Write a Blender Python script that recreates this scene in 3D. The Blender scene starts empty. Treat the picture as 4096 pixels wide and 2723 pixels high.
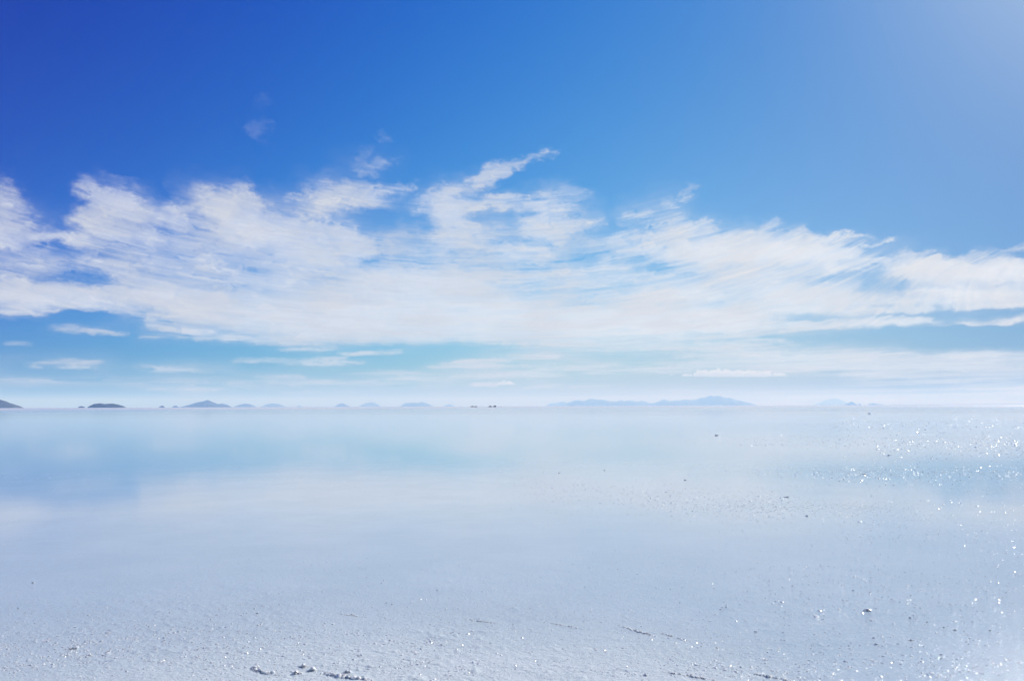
import bpy, math, random
import numpy as np
from mathutils import Vector, Matrix, noise as mnoise

random.seed(7)
rng = np.random.default_rng(11)
SC = bpy.context.scene
COL = SC.collection

# ------------------------------------------------------------------ camera
W, H = 4096.0, 2723.0
F = 3186.0
PITCH = math.atan(262.5 / F)
ROLL = -0.0033
CAMZ = 1.6
RM = (Matrix.Rotation(math.radians(90) + PITCH, 3, 'X') @ Matrix.Rotation(ROLL, 3, 'Z'))

cd = bpy.data.cameras.new('camera')
cam = bpy.data.objects.new('camera', cd)
COL.objects.link(cam)
cam.location = (0, 0, CAMZ)
cam.rotation_euler = RM.to_euler()
cd.sensor_width = 36
cd.lens = 36 * F / W
cd.clip_start = 0.1
cd.clip_end = 400000
cd.dof.use_dof = True
cd.dof.focus_distance = 60.0
cd.dof.aperture_fstop = 5.6
SC.camera = cam


def ray(px, py):
    return RM @ Vector(((px - W / 2) / F, -(py - H / 2) / F, -1.0))


def ground(px, py):
    r = ray(px, py)
    t = CAMZ / -r.z
    return (r.x * t, r.y * t)


def azel(px, py):
    r = ray(px, py)
    return (math.degrees(math.atan2(r.x, r.y)),
            math.degrees(math.atan2(r.z, math.hypot(r.x, r.y))))


# ------------------------------------------------------------------ sun / sky
SUN_AZ = math.radians(45.0)
SUN_EL = math.radians(31.0)
SUN_DIR = Vector((math.sin(SUN_AZ) * math.cos(SUN_EL), math.cos(SUN_AZ) * math.cos(SUN_EL), math.sin(SUN_EL)))
ld = bpy.data.lights.new('sun', 'SUN')
ld.energy = 4.4
ld.angle = math.radians(0.5)
ld.color = (1.0, 0.965, 0.91)
sun = bpy.data.objects.new('sun', ld)
COL.objects.link(sun)
sun.rotation_euler = SUN_DIR.to_track_quat('Z', 'Y').to_euler()

SC.view_settings.view_transform = 'Standard'
SC.view_settings.look = 'None'
SC.view_settings.exposure = 0.0
SC.view_settings.gamma = 1.0
SC.cycles.volume_bounces = 1
SC.cycles.max_bounces = 6
SC.cycles.transparent_max_bounces = 8
SC.cycles.use_denoising = True
SC.cycles.denoising_input_passes = 'RGB_ALBEDO_NORMAL'
SC.cycles.denoising_prefilter = 'ACCURATE'
SC.cycles.sample_clamp_indirect = 4.0
SC.cycles.sample_clamp_direct = 0.0


class NT:
    """tiny helper for wiring node trees"""
    def __init__(s, tree):
        s.t = tree

    def n(s, kind, **kw):
        nd = s.t.nodes.new(kind)
        for k, v in kw.items():
            setattr(nd, k, v)
        return nd

    def put(s, sock, v):
        if isinstance(v, bpy.types.NodeSocket):
            s.t.links.new(v, sock)
        else:
            sock.default_value = v

    def m(s, op, a, b=None, c=None, clamp=False):
        nd = s.n('ShaderNodeMath', operation=op, use_clamp=clamp)
        s.put(nd.inputs[0], a)
        if b is not None:
            s.put(nd.inputs[1], b)
        if c is not None:
            s.put(nd.inputs[2], c)
        return nd.outputs[0]

    def mapr(s, v, a, b, c=0.0, d=1.0, mode='SMOOTHSTEP'):
        nd = s.n('ShaderNodeMapRange', interpolation_type=mode, clamp=True)
        for i, x in enumerate((v, a, b, c, d)):
            s.put(nd.inputs[i], x)
        return nd.outputs[0]

    def comb(s, x, y, z):
        nd = s.n('ShaderNodeCombineXYZ')
        for i, v in enumerate((x, y, z)):
            s.put(nd.inputs[i], v)
        return nd.outputs[0]

    def noise(s, vec, scale=1.0, detail=4.0, rough=0.5, dist=0.0, dims='3D', lac=2.0):
        nd = s.n('ShaderNodeTexNoise', noise_dimensions=dims)
        s.put(nd.inputs['Vector'], vec)
        s.put(nd.inputs['Scale'], scale)
        s.put(nd.inputs['Detail'], detail)
        s.put(nd.inputs['Roughness'], rough)
        s.put(nd.inputs['Lacunarity'], lac)
        s.put(nd.inputs['Distortion'], dist)
        return nd

    def mixf(s, f, a, b):
        nd = s.n('ShaderNodeMix', data_type='FLOAT')
        s.put(nd.inputs[0], f); s.put(nd.inputs[2], a); s.put(nd.inputs[3], b)
        return nd.outputs[0]

    def mixc(s, f, a, b, mode='MIX'):
        nd = s.n('ShaderNodeMix', data_type='RGBA', blend_type=mode)
        s.put(nd.inputs[0], f); s.put(nd.inputs[6], a); s.put(nd.inputs[7], b)
        return nd.outputs[2]


# cloud cover of the sky, read off in tenths: rows = heights above the horizon,
# columns = directions from left to right
ROWS = [
    # y(zoom), 33 columns
    (-120, '000000000000000000000000000000000'),
    (20,   '000000000001100000000000000000000'),
    (100,  '000000110021001300000000000000000'),
    (180,  '200330351144515103000100000000000'),
    (260,  '510562465245417555302200000000000'),
    (340,  '621665487352116326414410000000000'),
    (420,  '761565488753236547513653300000000'),
    (500,  '766556677778437535455687774210000'),
    (580,  '442466677887556385346799995321000'),
    (660,  '555576667787456654464588888569887'),
    (740,  '533377767856888976777758975357899'),
    (820,  '677668878888889865568877888537987'),
    (900,  '377888889888888897579977998776688'),
    (955,  '661047889988999999999999866512210'),
    (1010, '000023788888888899999999422431222'),
    (1060, '001213678888988999988888754100000'),
    (1120, '000002147888888889998765210000000'),
    (1180, '000000000232010134677757423210000'),
    (1240, '111100000010000244322267888876877'),
    (1300, '202213320121003434444566787767776'),
    (1360, '211212222211233454221122333554444'),
    (1410, '343334433443444223111111111334555'),
    (1460, '100012332333222222222333333444556'),
    (1520, '111111222222222222223333444455666'),
]
ROWY = [650 + r[0] * 0.625 for r in ROWS]
GRID = [[int(c) / 9.0 for c in r[1]] for r in ROWS]
for r in ROWS:
    assert len(r[1]) == 33, r


def cover(px, py):
    px = min(max(px, 0), 4095.9)
    j = px / 128.0
    j0 = int(j); fj = j - j0
    if py <= ROWY[0]:
        return 0.0
    i0 = len(ROWY) - 2
    fi = 1.0
    for i in range(len(ROWY) - 1):
        if ROWY[i] <= py <= ROWY[i + 1]:
            i0 = i
            fi = (py - ROWY[i]) / (ROWY[i + 1] - ROWY[i])
            break
    a = GRID[i0][j0] * (1 - fj) + GRID[i0][min(j0 + 1, 32)] * fj
    b = GRID[i0 + 1][j0] * (1 - fj) + GRID[i0 + 1][min(j0 + 1, 32)] * fj
    v = a * (1 - fi) + b * fi
    # push thin and thick apart a little
    return min(1.0, max(0.0, v + 0.05 * math.sin((v - 0.5) * 2 * math.pi) * (1 if v > 0.02 else 0)))


def pix_of(az, el):
    a, e = math.radians(az), math.radians(el)
    v = RM.transposed() @ Vector((math.sin(a) * math.cos(e), math.cos(a) * math.cos(e), math.sin(e)))
    return (v.x / -v.z * F + W / 2, -v.y / -v.z * F + H / 2)


def S(p, zx, zy):
    """panel coordinates -> (az, el)"""
    return azel(1024 * p + zx * 0.625, 650 + zy * 0.625)


# single wisps and streaks: panel, x0, y0, x1, y1, half thickness (panel units), strength, softness
WISPS = [
    (1, 1390, 130, 1620, 30, 34, .75), (1, 1590, 40, 1900, -70, 14, .55), (1, 1450, 90, 1600, 60, 30, .4),
    (1, 1000, 280, 1290, 190, 34, .55), (1, 1240, 310, 1640, 225, 22, .65), (1, 1600, 222, 1790, 232, 12, .55),
    (1, 1100, 350, 1330, 250, 30, .4),
    (1, 200, 225, 640, 150, 16, .35), (1, 700, 215, 990, 145, 14, .55), (1, 420, 270, 860, 215, 22, .35),
    (1, 640, 60, 860, 0, 20, .36), (1, 650, 0, 720, -70, 16, .14), (1, 790, -150, 830, -175, 16, .2),
    (0, 1590, -250, 1690, -160, 14, .15), (0, 1640, -235, 1700, -245, 12, .12), (0, 1640, -400, 1720, -420, 12, .07),
    (0, 1060, 310, 1380, 235, 10, .4),
    (2, 960, 290, 1080, 235, 10, .4), (2, 1070, 230, 1150, 165, 12, .42),
    (2, 660, 370, 880, 320, 9, .35), (2, 690, 400, 790, 440, 11, .3), (2, 400, 410, 580, 375, 10, .3),
    (2, 60, 540, 230, 590, 18, .5), (2, 800, 580, 930, 530, 18, .5), (2, 850, 470, 1250, 405, 20, .45),
    (2, 1000, 545, 1500, 480, 16, .5), (2, 640, 495, 900, 480, 14, .4),
    (2, 1570, 460, 1690, 400, 26, .35), (3, 110, 460, 270, 430, 26, .35),
    (3, 250, 510, 520, 462, 16, .55), (3, 500, 490, 660, 465, 9, .35), (3, 540, 550, 800, 488, 11, .6),
    (3, 380, 700, 760, 610, 18, .5), (3, 870, 600, 1060, 565, 18, .3), (3, 1200, 600, 1640, 545, 5, .3),
    (3, 1450, 575, 1700, 530, 4, .3),
    (3, 800, 680, 1640, 650, 34, .5), (3, 700, 880, 1500, 875, 9, .6), (3, 500, 905, 900, 900, 9, .5),
    (3, 1150, 925, 1700, 912, 12, .75), (3, 560, 930, 1100, 935, 14, .4),
    (3, 100, 1045, 700, 1040, 17, .75), (3, 600, 1040, 1160, 1029, 8, .75), (3, 400, 1022, 1000, 998, 6, .7),
    (3, 1220, 1030, 1390, 1021, 10, .7), (3, 1420, 1026, 1640, 1022, 5, .5), (3, 1600, 1005, 1700, 998, 8, .5),
    (2, 1390, 1100, 1490, 1092, 6, .6), (2, 1520, 1133, 1640, 1136, 8, .45), (3, 0, 1140, 190, 1160, 16, .35),
    (2, 1180, 1155, 1290, 1148, 7, .4),
    (0, 0, 965, 260, 968, 8, .8), (0, 240, 962, 520, 930, 7, .6), (0, 480, 915, 900, 950, 10, .5),
    (0, 900, 985, 1090, 1050, 16, .6), (0, 1000, 1058, 1638, 1130, 12, .5),
    (0, 330, 1060, 540, 1075, 14, .25), (0, 520, 1060, 780, 1095, 9, .35), (0, 880, 1112, 1200, 1122, 6, .3),
    (0, 1200, 1122, 1500, 1128, 6, .5), (0, 40, 1160, 220, 1162, 4, .25),
    (0, 200, 1280, 640, 1275, 10, .25), (0, 230, 1304, 275, 1306, 8, .45), (0, 450, 1308, 590, 1306, 8, .4),
    (0, 880, 1315, 1270, 1330, 16, .3), (0, 0, 1390, 800, 1385, 10, .2), (0, 950, 1455, 1638, 1425, 20, .2),
    (0, 1480, 1275, 1640, 1268, 5, .35), (1, 0, 1268, 250, 1264, 5, .35),
    (1, 150, 1205, 520, 1190, 12, .45), (1, 560, 1225, 740, 1216, 8, .55), (1, 760, 1213, 950, 1208, 7, .45),
    (1, 260, 1278, 580, 1246, 8, .5), (1, 200, 1284, 260, 1281, 7, .3), (1, 300, 1292, 660, 1276, 9, .6),
    (1, 0, 1375, 300, 1370, 6, .3), (1, 540, 1350, 1080, 1344, 6, .35), (1, 900, 1366, 950, 1364, 7, .35),
    (1, 820, 1385, 1638, 1362, 13, .45), (1, 150, 1412, 900, 1412, 14, .3),
    (1, 1120, 1310, 1640, 1296, 10, .55), (1, 1240, 1285, 1640, 1262, 8, .5),
    (2, 0, 1245, 300, 1243, 13, .4), (2, 0, 1300, 240, 1294, 7, .35),
    (2, 0, 1350, 330, 1355, 13, .45), (2, 100, 1330, 640, 1298, 9, .45), (2, 440, 1342, 1000, 1318, 11, .45),
    (2, 0, 1448, 360, 1420, 8, .25), (2, 380, 1435, 640, 1420, 6, .2), (2, 780, 1345, 1180, 1330, 8, .4),
    (1, 1400, 1422, 1540, 1419, 6, .7),
    (0, 1470, 280, 1600, 440, 95, .6), (1, 160, 420, 430, 560, 85, .5), (0, 560, 180, 840, 240, 55, .4), (0, 600, 300, 950, 430, 70, .45),
    (0, 0, 180, 120, 420, 60, .55), (0, 180, 465, 520, 490, 26, .6), (0, 0, 835, 600, 850, 55, .6), (1, 540, 450, 700, 560, 55, .6),
    (1, 1160, 360, 1400, 490, 60, .5), (2, 140, 440, 340, 350, 65, .5), (2, 200, 270, 400, 210, 50, .4), (0, 1130, 340, 1200, 430, 36, .55),
    (3, 850, 670, 1640, 700, 50, .75), (3, 940, 830, 1640, 840, 22, .7), (2, 1050, 580, 1638, 590, 55, .75), (3, 0, 560, 560, 590, 45, .75),
    (3, 380, 650, 760, 620, 22, .6), (2, 820, 850, 1300, 845, 34, .7), (3, 0, 945, 1100, 940, 20, .6), (2, 0, 1010, 1638, 1010, 80, .7),
    (1, 0, 980, 1638, 980, 120, .7), (1, 700, 780, 1400, 800, 90, .6), (0, 900, 850, 1638, 1000, 70, .6), (3, 0, 840, 640, 860, 50, .5),
    (3, 0, 1310, 1500, 1312, 12, .35), (3, 480, 1360, 1040, 1385, 12, .3), (3, 1080, 1235, 1460, 1222, 18, .35),
]
# gaps of blue in the veil, same layout
HOLES = [
    (0, 300, 540, 480, 580, 25, .5), (0, 180, 745, 330, 750, 14, .5), (0, 430, 720, 640, 780, 30, .5), (0, 0, 885, 110, 895, 12, .6),
    (0, 60, 600, 100, 590, 25, .3), (0, 1200, 290, 1340, 420, 45, .55), (0, 1060, 360, 1100, 420, 25, .35), (0, 700, 400, 760, 410, 16, .35),
    (0, 760, 510, 930, 535, 12, .3), (0, 1540, 690, 1640, 690, 14, .3), (0, 1500, 790, 1640, 795, 12, .35), (0, 900, 970, 1080, 1010, 20, .6),
    (0, 250, 400, 390, 370, 30, .6), (0, 160, 250, 330, 230, 60, .9), (0, 880, 180, 1000, 230, 40, .6),
    (1, 90, 400, 130, 440, 20, .3), (1, 450, 380, 900, 370, 36, .7), (1, 680, 670, 800, 600, 35, .5), (1, 380, 730, 500, 760, 18, .4),
    (1, 1340, 330, 1640, 360, 40, .6), (1, 1280, 570, 1400, 520, 25, .5), (1, 850, 620, 1000, 600, 20, .35), (1, 620, 880, 800, 900, 20, .2),
    (1, 480, 180, 560, 220, 20, .3), (1, 850, 230, 1000, 260, 30, .6), (1, 60, 250, 200, 340, 30, .4),
    (2, 0, 330, 60, 380, 40, .5), (2, 400, 480, 640, 430, 40, .7), (2, 720, 380, 820, 430, 20, .5), (2, 300, 600, 500, 620, 25, .5),
    (2, 780, 640, 950, 660, 25, .5), (2, 650, 820, 850, 790, 22, .4), (2, 0, 720, 100, 700, 20, .4), (2, 350, 900, 500, 920, 14, .4),
    (2, 1180, 740, 1420, 650, 14, .35), (2, 1150, 1090, 1400, 1130, 16, .4), (2, 1300, 915, 1400, 910, 14, .3), (2, 500, 1260, 1000, 1250, 12, .4),
    (2, 1080, 500, 1300, 510, 12, .3),
    (3, 250, 760, 560, 700, 16, .55), (3, 640, 800, 860, 760, 50, .6), (3, 640, 915, 800, 910, 6, .8), (3, 60, 1000, 400, 970, 14, .6),
    (3, 100, 1015, 330, 1010, 10, .6), (3, 560, 640, 740, 660, 16, .5), (3, 1000, 855, 1100, 852, 8, .5), (3, 1200, 780, 1600, 790, 8, .4),
    (3, 450, 635, 530, 630, 10, .5), (3, 400, 1090, 1640, 1110, 40, .5), (3, 900, 980, 1640, 975, 12, .8),
]
# small heaped clouds low over the horizon: panel, centre x, base y, half width, height
PUFFS = [
    (1, 1590, 1421, 48, 26), (1, 1630, 1421, 32, 20), (2, 1120, 1366, 36, 18), (2, 1215, 1368, 52, 48),
    (2, 1310, 1370, 60, 52), (2, 1375, 1370, 50, 46), (2, 1450, 1370, 56, 46), (2, 1530, 1370, 60, 42),
    (2, 1610, 1370, 56, 38), (3, 60, 1366, 60, 24), (2, 965, 1348, 13, 9), (2, 1022, 1359, 14, 9),
    (3, 1222, 1378, 12, 18),
]


CLOUDS = 1.0
TINT = [[0.26, 0.363, 0.13], [0.44, -0.10, -0.30], [-2.031, -0.411, 0.456], [2.65, 0.98, 0.274], [-1.05, -1.21, -1.17], [-1.554, -0.756, -0.217]]


def build_world():
    w = bpy.data.worlds.new('World')
    SC.world = w
    w.use_nodes = True
    w.cycles.sampling_method = 'MANUAL'
    w.cycles.sample_map_resolution = 512
    w.node_tree.nodes.clear()
    g = NT(w.node_tree)
    tc = g.n('ShaderNodeTexCoord')
    sep = g.n('ShaderNodeSeparateXYZ')
    g.put(sep.inputs[0], tc.outputs['Generated'])
    X, Y, Z = sep.outputs
    Z = g.m('MAXIMUM', Z, 0.0)
    D = 180 / math.pi
    az = g.m('MULTIPLY', g.m('ARCTAN2', X, Y), D)
    el = g.m('MULTIPLY', g.m('ARCSINE', g.m('MINIMUM', Z, 1.0)), D)

    sky = g.n('ShaderNodeTexSky', sky_type='NISHITA', sun_disc=False)
    sky.sun_elevation = SUN_EL
    sky.sun_rotation = SUN_AZ
    sky.altitude = 3650
    sky.air_density = 1.0
    sky.dust_density = 0.3
    sky.ozone_density = 3.0

    # warped lookup of the cloud cover
    lowf = g.mapr(el, 0.0, 12.0, 0.03, 1.0, 'LINEAR')
    wn = g.noise(g.comb(g.m('MULTIPLY', az, 0.55), g.m('MULTIPLY', el, 0.9), 0.0), 1.0, 5, 0.62, dims='2D')
    ws = g.n('ShaderNodeSeparateColor')
    g.put(ws.inputs[0], wn.outputs['Color'])
    wx = g.m('MULTIPLY', g.m('SUBTRACT', ws.outputs[0], 0.5), 2.6)
    wy = g.m('MULTIPLY', g.m('MULTIPLY', g.m('SUBTRACT', ws.outputs[1], 0.5), 1.5), lowf)
    azw = g.m('ADD', az, wx)
    elw = g.m('ADD', el, wy)
    SPAN = 76.0
    u = g.m('MULTIPLY_ADD', azw, 1 / SPAN, 0.5)

    wl, hl = [], []
    deg = 0.625 / F * D
    for wi, (p, x0, y0, x1, y1, th, st) in enumerate(WISPS + HOLES):
        a = S(p, x0, y0); b = S(p, x1, y1)
        (wl if wi < len(WISPS) else hl).append(((a[0] + b[0]) / 2, (a[1] + b[1]) / 2, math.atan2(b[1] - a[1], b[0] - a[0]),
                   (math.hypot(b[0] - a[0], b[1] - a[1]) * 0.5 + th * deg) * 1.25, th * deg * (2.3 if a[1] > 11.5 else 1.7), st * (0.68 if a[1] > 11.5 else 1.0)))

    def total(a, e):
        px, py = pix_of(a, e)
        c = cover(px, py)
        res = []
        for lst in (wl, hl):
            w = 0.0
            for (cx, cy, an, ln, tk, st) in lst:
                dx, dy = a - cx, e - cy
                if abs(dy) > 6 or abs(dx) > ln + 1:
                    continue
                x = (dx * math.cos(an) + dy * math.sin(an)) / ln
                y = (-dx * math.sin(an) + dy * math.cos(an)) / max(tk, 0.21)
                r = math.sqrt(x ** 4 + y * y)
                if r < 1:
                    t = 1 - r
                    w = max(w, min(st * 1.7 * t * t * (3 - 2 * t), st * 1.0))
            res.append(w if lst is wl else w * 0.62)
        return (1 - (1 - 0.80 * c * (1 - res[1])) * (1 - res[0] * (1 - res[1])))

    els = list(np.arange(0.1, 5.0, 0.15)) + list(np.arange(5.0, 14.0, 0.25)) + list(np.arange(14.0, 22.5, 0.4))
    val = None
    prev = None
    for i, e in enumerate(els):
        if i % 8 == 7:
            # work the rows out a few at a time
            u = g.m('MULTIPLY_ADD', val, 1e-7, u)
            elw = g.m('MULTIPLY_ADD', val, 1e-7, elw)
        fc = g.n('ShaderNodeFloatCurve')
        cv = fc.mapping.curves[0]
        NP = 161
        pts = [(k / (NP - 1), total((k / (NP - 1) - 0.5) * SPAN, e)) for k in range(NP)]
        if i == len(els) - 1:
            pts = [(x, 0.0) for x, y in pts]
        for k in range(NP - 2):
            cv.points.new(pts[k + 1][0], pts[k + 1][1])
        for p, (x, y) in zip(cv.points, pts):
            p.location = (x, y)
            p.handle_type = 'AUTO_CLAMPED'
        fc.mapping.extend = 'HORIZONTAL'
        fc.mapping.update()
        g.put(fc.inputs['Value'], u)
        if val is None:
            val = fc.outputs[0]
        else:
            val = g.mixf(g.mapr(elw, float(prev), float(e), 0, 1, 'LINEAR'), val, fc.outputs[0])
        prev = e
    L = val

    # cloud texture: soft fleece to the left, combed fibres to the right
    bow = g.m('MULTIPLY', g.m('MULTIPLY', az, az), 0.0042)
    v = g.m('SUBTRACT', el, bow)
    vl = g.m('MULTIPLY', g.m('LOGARITHM', g.m('ADD', el, 1.6), math.e), 7.0)
    vb = g.m('SUBTRACT', vl, g.m('MULTIPLY', g.m('MULTIPLY', bow, g.mapr(az, -8.0, 8.0, 0.45, 1.15)), g.mapr(el, 2.5, 9.0, 0.1, 1.0)))
    fx = g.m('MULTIPLY_ADD', g.m('SUBTRACT', ws.outputs[1], 0.5), 6.0, az)
    n_big = g.noise(g.comb(g.m('MULTIPLY', az, 0.20), g.m('MULTIPLY', vl, 0.50), 0), 1.0, 5, 0.5, 0.15, dims='2D').outputs[0]
    n_mid = g.noise(g.comb(g.m('MULTIPLY', fx, 0.30), g.m('MULTIPLY', vb, 1.1), 0), 1.0, 6, 0.6, 0.25, dims='2D').outputs[0]
    n_fib = g.noise(g.comb(g.m('MULTIPLY', fx, 0.13), g.m('MULTIPLY', vb, 2.0), 0), 1.0, 6, 0.62, 0.35, dims='2D').outputs[0]
    n_fine = g.noise(g.comb(g.m('MULTIPLY', fx, 0.9), g.m('MULTIPLY', vb, 8.0), 0), 1.0, 4, 0.6, 0.2, dims='2D').outputs[0]
    # combed strands: thin ridges of a noise stretched along the wind
    st_n = g.noise(g.comb(g.m('MULTIPLY', fx, 0.20), g.m('MULTIPLY', vb, 2.6), 0), 1.0, 3, 0.55, 0.9, dims='2D').outputs[0]
    strand = g.m('SUBTRACT', 1.0, g.m('MULTIPLY', g.m('ABSOLUTE', g.m('SUBTRACT', st_n, 0.5)), 6.0))
    strand = g.m('MULTIPLY', g.m('MAXIMUM', strand, -1.0), g.mapr(el, 1.0, 6.0, 0.3, 1.0))
    side = g.mapr(az, -24.0, 4.0)
    mixn = g.m('ADD', g.m('MULTIPLY', n_big, 0.34), g.m('ADD', g.m('MULTIPLY', g.mixf(side, n_mid, n_fib), 0.48), g.m('MULTIPLY', n_fine, 0.18)))
    nn = g.m('MULTIPLY', g.m('MULTIPLY_ADD', strand, 0.07, g.m('SUBTRACT', mixn, 0.5)), 3.2)
    amp = g.mapr(L, 0.0, 0.45, 0.0, 1.0)
    amp2 = g.mapr(L, 0.35, 0.95, 1.0, 0.30)
    d0 = g.m('ADD', L, g.m('MULTIPLY', nn, g.m('MULTIPLY', amp, amp2)))

    alpha = g.m('MULTIPLY', CLOUDS, g.mapr(d0, 0.0, 1.10, 0.0, 0.97, 'LINEAR'))

    # heaped clouds low over the horizon: one outline of their tops, one of their flat bases
    pn = g.noise(g.comb(g.m('MULTIPLY', az, 3.0), g.m('MULTIPLY', el, 5.0), 0.0), 1.0, 4, 0.6, dims='2D').outputs[0]
    def outline(fn):
        fc = g.n('ShaderNodeFloatCurve')
        cv = fc.mapping.curves[0]
        NP = 257
        for k in range(NP - 2):
            cv.points.new(k / NP + 0.001, 0.5)
        for k, p in enumerate(cv.points):
            x = k / (NP - 1)
            p.location = (x, fn((x - 0.5) * 34 + 8.0))
        fc.mapping.extend = 'HORIZONTAL'
        fc.mapping.update()
        g.put(fc.inputs['Value'], g.m('MULTIPLY_ADD', az, 1 / 34.0, 0.5 - 8.0 / 34.0))
        return fc.outputs[0]
    pl = [(S(p, x, yb), hw * deg, hh * deg) for (p, x, yb, hw, hh) in PUFFS]
    def ftop(a):
        t = 0.0
        for (c, hw, hh) in pl:
            q = (a - c[0]) / hw
            if abs(q) < 1: t = max(t, hh * math.sqrt(1 - q * q))
        return t
    def fbase(a):
        best = min(pl, key=lambda z: abs(a - z[0][0]) - z[1])
        return best[0][1] / 5.0
    th_ = outline(ftop)
    be_ = g.m('MULTIPLY', outline(fbase), 5.0)
    rel = g.m('SUBTRACT', el, be_)
    jn = g.m('MULTIPLY', g.m('SUBTRACT', pn, 0.5), 0.55)
    up_ = g.m('SUBTRACT', g.m('ADD', th_, g.m('MULTIPLY', jn, g.mapr(th_, 0.0, 0.2))), rel)
    pd = g.m('MINIMUM', g.m('DIVIDE', up_, 0.08), g.m('DIVIDE', g.m('ADD', rel, 0.05), 0.07))
    puff = g.m('MULTIPLY', g.mapr(pd, 0.0, 1.0), g.mapr(th_, 0.02, 0.10))
    pdn = g.m('DIVIDE', rel, g.m('MAXIMUM', th_, 0.1))

    # light on the clouds: brighter towards the sun
    dt = g.n('ShaderNodeVectorMath', operation='DOT_PRODUCT')
    g.put(dt.inputs[0], tc.outputs['Generated'])
    dt.inputs[1].default_value = SUN_DIR
    mu = dt.outputs['Value']
    fwd = g.m('POWER', g.m('MAXIMUM', mu, 0.0), 4.0)
    ccol = g.mixc(fwd, (8.0, 8.35, 9.1, 1), (10.7, 10.7, 10.6, 1))
    # thick parts a little greyer
    shade = g.mapr(g.m('MULTIPLY_ADD', n_big, 0.6, g.m('MULTIPLY', n_fib, 0.4)), 0.38, 0.62, 1.05, 0.91)
    ccol = g.mixc(1.0, ccol, g.comb(shade, shade, shade), 'MULTIPLY')
    pcol = g.mixc(g.mapr(g.m('ADD', pdn, jn), 0.1, 0.8), (7.4, 8.0, 8.7, 1), (9.0, 9.3, 9.5, 1))

    # thin high-altitude air: deeper blue away from the sun and overhead
    azn = g.m('MINIMUM', g.m('MAXIMUM', g.m('MULTIPLY', az, math.radians(1) / 0.6), -1.25), 1.25)
    eln = g.m('MINIMUM', g.m('MULTIPLY', el, math.radians(1) / 0.5), 1.1)
    cf = [(1.0, TINT[0]), (azn, TINT[1]), (eln, TINT[2]), (g.m('MULTIPLY', azn, eln), TINT[3]),
          (g.m('EXPONENT', g.m('MULTIPLY', eln, -8.0)), TINT[4]), (g.m('MULTIPLY', azn, azn), TINT[5])]
    away = g.mapr(g.m('ABSOLUTE', az), 40.0, 85.0, 1.0, 0.25)
    ch = []
    for k in range(3):
        acc = cf[0][1][k]
        for sck, col in cf[1:]:
            acc = g.m('MULTIPLY_ADD', sck, col[k], acc)
        ch.append(g.m('EXPONENT', g.m('MULTIPLY', acc, away)))
    skyc = g.mixc(1.0, sky.outputs[0], g.comb(*ch), 'MULTIPLY')
    # bright ring of air round the sun
    aur = g.m('MULTIPLY', g.m('POWER', g.m('MAXIMUM', mu, 0.0), 34.0), 6.0)
    skyc = g.mixc(1.0, skyc, g.comb(g.m('MULTIPLY', aur, 0.8), g.m('MULTIPLY', aur, 0.84), g.m('MULTIPLY', aur, 0.5)), 'ADD')

    c1 = g.mixc(alpha, skyc, ccol)
    c2 = g.mixc(g.m('MULTIPLY', puff, 0.85), c1, pcol)
    bg = g.n('ShaderNodeBackground')
    g.put(bg.inputs['Color'], c2)
    bg.inputs['Strength'].default_value = 0.09
    out = g.n('ShaderNodeOutputWorld')
    g.t.links.new(bg.outputs[0], out.inputs['Surface'])


build_world()


# ------------------------------------------------------------------ helpers
def link(name, me, mat=None, parent=None):
    o = bpy.data.objects.new(name, me)
    if mat is not None:
        me.materials.append(mat)
    COL.objects.link(o)
    if parent is not None:
        o.parent = parent
    return o


def tag(o, label=None, cat=None, group=None, kind=None):
    if label: o['label'] = label
    if cat: o['category'] = cat
    if group: o['group'] = group
    if kind: o['kind'] = kind
    return o


def np_mesh(name, verts, faces, smooth=True):
    """verts (n,3) array, faces (m,k) array"""
    me = bpy.data.meshes.new(name)
    nv, nf, k = len(verts), len(faces), faces.shape[1]
    me.vertices.add(nv)
    me.vertices.foreach_set('co', np.asarray(verts, dtype=np.float32).ravel())
    me.loops.add(nf * k)
    me.loops.foreach_set('vertex_index', faces.astype(np.int32).ravel())
    me.polygons.add(nf)
    me.polygons.foreach_set('loop_start', (np.arange(nf) * k).astype(np.int32))
    me.polygons.foreach_set('loop_total', np.full(nf, k, dtype=np.int32))
    me.polygons.foreach_set('use_smooth', np.full(nf, smooth, dtype=bool))
    me.update(calc_edges=True)
    me.validate()
    return me


def grid_noise(x, y, seed, freq):
    """vectorised value noise"""
    r = np.random.default_rng(seed)
    T = r.random((256, 256))
    xf, yf = x * freq, y * freq
    xi, yi = np.floor(xf).astype(int), np.floor(yf).astype(int)
    fx, fy = xf - xi, yf - yi
    fx = fx * fx * (3 - 2 * fx); fy = fy * fy * (3 - 2 * fy)
    a = T[xi & 255, yi & 255]; b = T[(xi + 1) & 255, yi & 255]
    c = T[xi & 255, (yi + 1) & 255]; d = T[(xi + 1) & 255, (yi + 1) & 255]
    return (a * (1 - fx) + b * fx) * (1 - fy) + (c * (1 - fx) + d * fx) * fy


def fbm(x, y, seed, freq, octs=4, gain=0.5):
    t = 0; amp = 1; s = 0
    for i in range(octs):
        t = t + amp * grid_noise(x + 3.7 * i, y - 9.1 * i, seed + i, freq)
        s += amp; amp *= gain; freq *= 2.03
    return t / s


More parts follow.
